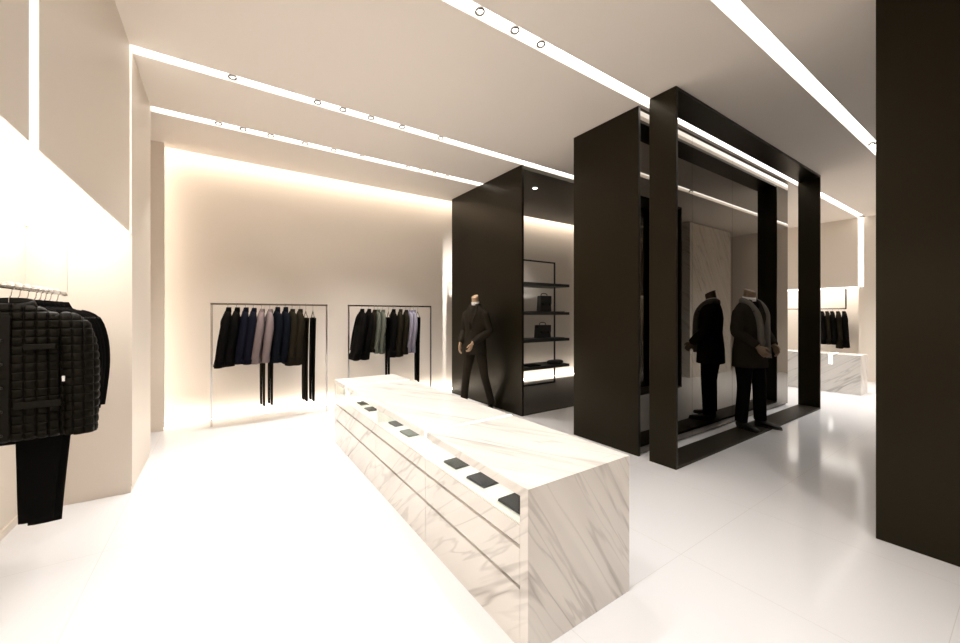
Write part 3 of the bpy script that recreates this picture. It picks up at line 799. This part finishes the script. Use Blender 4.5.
def mannequin(label, loc, rz, J, skin, coatmat, coatname, coatL, trmat, scarf=False, vneck=True, wide=1.0):
    t = thing('mannequin', label, 'mannequin', loc, rz, None); t.scale = (wide, wide, 1)
    LH, RH = J['hand_l'], J['hand_r']
    # body: one continuous figure
    b = bmesh.new()
    zs = [(.90, .15, .10, .0), (1.0, .155, .11, .0), (1.12, .135, .095, 0), (1.28, .165, .115, -.005), (1.38, .165, .105, .0), (1.45, .12, .075, .008), (1.50, .062, .06, .008), (1.545, .056, .06, 0), (1.60, .054, .058, -.008), (1.632, .054, .058, -.012)]
    rr = [ring(0, cy, z, a, c, 24, 2.1) for z, a, c, cy in zs]
    for rg in rr[-2:]:
        for p_ in rg: p_.z += .45 * (p_.y + .012) - .012
    loft(b, rr)
    for s, sh, el, wr in ((-1, J['sh_r'], J['el_r'], J['wr_r']), (1, J['sh_l'], J['el_l'], J['wr_l'])):
        q0 = Vector(sh) + Vector((-.07 * s, 0, -.03)); q1 = Vector(sh) + Vector((0, 0, -.05))
        tube(b, smoothpath([q0, q1, (Vector(sh) + Vector(el)) / 2, el, (Vector(el) + Vector(wr)) / 2, wr]), lerps([.03, .050, .047, .040, .037, .026]), 14, (0, 1, 0))
        hd = LH if s > 0 else RH
        hand(b, wr, hd[0], hd[1], hd[2], hd[3])
    for hip, kn, an, toe in ((J['hip_r'], J['kn_r'], J['an_r'], J['toe_r']), (J['hip_l'], J['kn_l'], J['an_l'], J['toe_l'])):
        tube(b, smoothpath([hip, (Vector(hip) + Vector(kn)) / 2, kn, (Vector(kn) + Vector(an)) / 2, an]), lerps([.085, .072, .054, .052, .036]), 14, (1, 0, 0))
    remeshed('body', b, skin, t, .0055, 2, .4)
    # shoes
    for an, toe in ((J['an_r'], J['toe_r']), (J['an_l'], J['toe_l'])):
        a = Vector(an); q = Vector(toe); dr = Vector((q.x - a.x, q.y - a.y, 0)).normalized(); zf = J.get('floor', 0)
        heel = Vector((a.x, a.y, 0)) - dr * .055
        b = bmesh.new(); sd = Vector((dr.y, -dr.x, 0)) ; rings = []
        for u_, w_, h_ in ((0, .022, .055), (.02, .033, .07), (.075, .036, .085), (.13, .038, .06), (.19, .046, .045), (.235, .040, .036), (.265, .022, .026), (.275, .006, .018)):
            c = heel + dr * u_; rg = []
            for k in range(14):
                aa = 2 * PI * k / 14
                rg.append(c + sd * w_ * math.cos(aa) + Vector((0, 0, .012 + h_ * .5 + h_ * .5 * math.sin(aa))))
            rings.append(rg)
        loft(b, rings); shoe = obj('shoe', b, M['leather'], t, True)
        b = bmesh.new(); rr2 = []
        for zc in (0, .013):
            rr2.append([heel + dr * (.138 + .142 * math.cos(2 * PI * k / 20)) + sd * .043 * math.sin(2 * PI * k / 20) + Vector((0, 0, zc)) for k in range(20)])
        loft(b, rr2); obj('sole', b, M['blackmatte'], shoe)
    # trousers
    b = bmesh.new()
    loft(b, [ring(0, 0, z, a, c, 24, 2.2) for z, a, c in ((1.06, .158, .115), (.96, .175, .125), (.88, .172, .12), (.82, .12, .085))])
    for hip, kn, an in ((J['hip_r'], J['kn_r'], J['an_r']), (J['hip_l'], J['kn_l'], J['an_l'])):
        end = Vector(an) + Vector((0, 0, -.015))
        tube(b, smoothpath([hip, (Vector(hip) + Vector(kn)) / 2, kn, (Vector(kn) + end) / 2, end]), lerps([(.094, .10), (.084, .09), (.064, .072), (.060, .07), (.055, .068)]), 18, (1, 0, 0))
    remeshed('trousers', b, M[trmat], t, .009, 4, .5)
    # jacket or coat: torso and sleeves in one surface
    b = bmesh.new()
    hem = coatL
    secs = [(1.515, .066, .062, .008), (1.485, .105, .082, .008), (1.455, .155, .098, .004), (1.41, .195, .115, 0), (1.30, .198, .135, -.004), (1.12, .178, .125, -.004), (1.0, .186, .138, -.004), (.9, .20, .15, -.006), (hem, .208, .158, -.008)]
    secs = [q for q in secs if q[0] >= hem]
    loft(b, [ring(0, cy, z, a, c, 32, 2.2) for z, a, c, cy in secs])
    sl = []
    for sh, el, wr in ((J['sh_r'], J['el_r'], J['wr_r']), (J['sh_l'], J['el_l'], J['wr_l'])):
        d = (Vector(wr) - Vector(el)).normalized(); end = Vector(wr) - d * .012
        s0 = Vector(sh) + Vector((-.07 if sh[0] > 0 else .07, 0, .0)); s1 = Vector(sh) + Vector((0, 0, -.035))
        tube(b, smoothpath([s0, s1, (Vector(sh) + Vector(el)) / 2, el, (Vector(el) + end) / 2, end]), lerps([.035, .070, .070, .063, .057, .048]), 18, (0, 1, 0))
    jk = remeshed(coatname, b, coatmat, t, .009, 5, .5)
    yf = -.146
    for s in (-1, 1):
        b = bmesh.new()
        q = [(s * .062, -.055, 1.525), (s * .085, -.075, 1.50), (s * .105, -.128, 1.38), (s * .075, -.142, 1.36), (s * .085, yf, 1.345), (s * .008, yf - .006, 1.16), (s * .02, yf - .003, 1.25), (s * .035, -.11, 1.43)]
        f = [b.verts.new(p) for p in q]; g = [b.verts.new((p[0], p[1] + .016, p[2])) for p in q]
        b.faces.new(f); b.faces.new(g[::-1])
        for i in range(len(q)): b.faces.new((f[i], g[i], g[(i + 1) % len(q)], f[(i + 1) % len(q)]))
        obj('lapel', b, coatmat, jk)
    b = bmesh.new()
    rr = []
    for k in range(25):
        a = -PI / 2 + .5 + (2 * PI - 1.0) * k / 24
        c, s = math.cos(a), math.sin(a); zc = 1.50 - .02 * (1 - s) * .5
        rr.append([Vector(((.078 + d) * c, (.076 + d) * s + .006, zc + e)) for d, e in ((.012, -.02), (.006, .01), (-.004, .038), (-.010, .038), (-.008, -.01))])
    loft(b, rr); obj('collar', b, coatmat, jk, True)
    for k, zb in enumerate((1.13, 1.03)):
        b = bmesh.new(); loft(b, [ring(0, 0, 0, .010, .010, 14), ring(0, 0, .005, .008, .008, 14)])
        for v in b.verts: v.co = Vector((v.co.x, -v.co.z - .130, v.co.y + zb))
        obj('button', b, M['leather'], jk, True)
    # shirt: front panel in the v and standing collar
    b = bmesh.new()
    if vneck:
        loft(b, [ring(0, -.062, z, a, .05 + (1.5 - z) * .115, 16, 2.2) for z, a in ((1.50, .055), (1.40, .045), (1.30, .030), (1.20, .012))])
        obj('undershirt', b, M[trmat], t, True)
    else:
        loft(b, [ring(0, -.052, z, a, .05 + (1.5 - z) * .12, 16, 2.2) for z, a in ((1.50, .05), (1.40, .045), (1.30, .030))]); obj('undershirt', b, M['wool_black'], t, True)
    b = bmesh.new(); rr = []
    for z, a, cy in ((1.500, .070, .004), (1.53, .067, 0), (1.556, .064, -.002), (1.556, .058, -.002), (1.50, .058, .004)):
        rr.append(ring(0, cy, z, a, a * 1.02, 24))
    for rg in rr[1:4]:
        for p in rg: p.z += .012 * (p.y / .065)
    loft(b, rr, cap=False); obj('shirt_collar', b, M['shirt'], t, True)
    rr = [ring(0, -.012, 1.621, .055, .059, 24), ring(0, -.012, 1.632, .054, .058, 24), ring(0, -.012, 1.635, .048, .052, 24)]
    for rg in rr:
        for p_ in rg: p_.z += .45 * (p_.y + .012)
    b = bmesh.new(); loft(b, rr); obj('neck_cap', b, skin, t, True)
    if scarf:
        for s in (-1, 1):
            b = bmesh.new()
            pts = smoothpath([(s * .03, .085, 1.50), (s * .085, .035, 1.515), (s * .10, -.06, 1.475), (s * .085, -.142, 1.36), (s * .06, -.165, 1.2), (s * .055, -.172, 1.0), (s * .055, -.185, .84 if s > 0 else 1.05)], 5)
            tube(b, pts, [(.014, .036)] * len(pts), 12, (0, -1, 0)); obj('scarf_end', b, M['scarf'], t, True)
    return t

J1 = dict(sh_r=(-.175, 0, 1.40), el_r=(-.25, .02, 1.13), wr_r=(-.215, -.14, .945), sh_l=(.175, 0, 1.40), el_l=(.255, .03, 1.13), wr_l=(.085, -.215, .965),
          hand_r=((.05, -.25, -.97), (.25, -.95, -.2), (1, .2, 0), .55), hand_l=((-.35, -.25, -.9), (-.3, -.9, .35), (-.85, .1, .3), .55),
          hip_r=(-.09, 0, .90), kn_r=(-.115, -.10, .50), an_r=(-.125, -.17, .085), toe_r=(-.15, -.37, .02),
          hip_l=(.09, 0, .90), kn_l=(.15, .05, .49), an_l=(.19, .21, .085), toe_l=(.25, .02, .02))
mannequin('headless mannequin in dark suit and white collar by the black shelving box', (2.25 * S, 3.31 * S, 0), math.radians(-68), J1, M['skin'], M['suit'], 'suit_jacket', .80, 'suit', wide=.86)
J2 = dict(sh_r=(-.175, 0, 1.40), el_r=(-.245, -.02, 1.14), wr_r=(-.15, -.195, .975), sh_l=(.175, 0, 1.40), el_l=(.25, -.02, 1.14), wr_l=(.175, -.17, .975),
          hand_r=((.25, -.55, -.8), (.5, -.7, .2), (.85, .2, 0), .6), hand_l=((-.25, -.55, -.8), (-.5, -.7, .2), (-.85, .2, 0), .6),
          hip_r=(-.09, 0, .90), kn_r=(-.12, -.02, .50), an_r=(-.14, .0, .085), toe_r=(-.17, -.25, .02),
          hip_l=(.09, 0, .90), kn_l=(.13, -.03, .50), an_l=(.15, -.03, .085), toe_l=(.19, -.28, .02))
mannequin('headless mannequin in long dark coat and scarf standing inside the black portal', (3.875 * S, 1.425 * S, .018 * S), math.radians(-13), J2, M['skin_dark'], M['coat'], 'coat', .72, 'wool_black', scarf=True, vneck=False)

# ------------------------------------------------------------------ world and view
w = bpy.data.worlds.new('World'); SC.world = w; w.use_nodes = True
w.node_tree.nodes['Background'].inputs[0].default_value = (1, .9, .8, 1); w.node_tree.nodes['Background'].inputs[1].default_value = 0.0
SC.view_settings.view_transform = 'Standard'; SC.view_settings.look = 'None'; SC.view_settings.gamma = 1.0
SC.view_settings.use_curve_mapping = False
SC.view_settings.exposure = 0.55
SC.cycles.max_bounces = 10; SC.cycles.diffuse_bounces = 6; SC.cycles.glossy_bounces = 5; SC.cycles.transparent_max_bounces = 8
SC.cycles.sample_clamp_indirect = 6.0
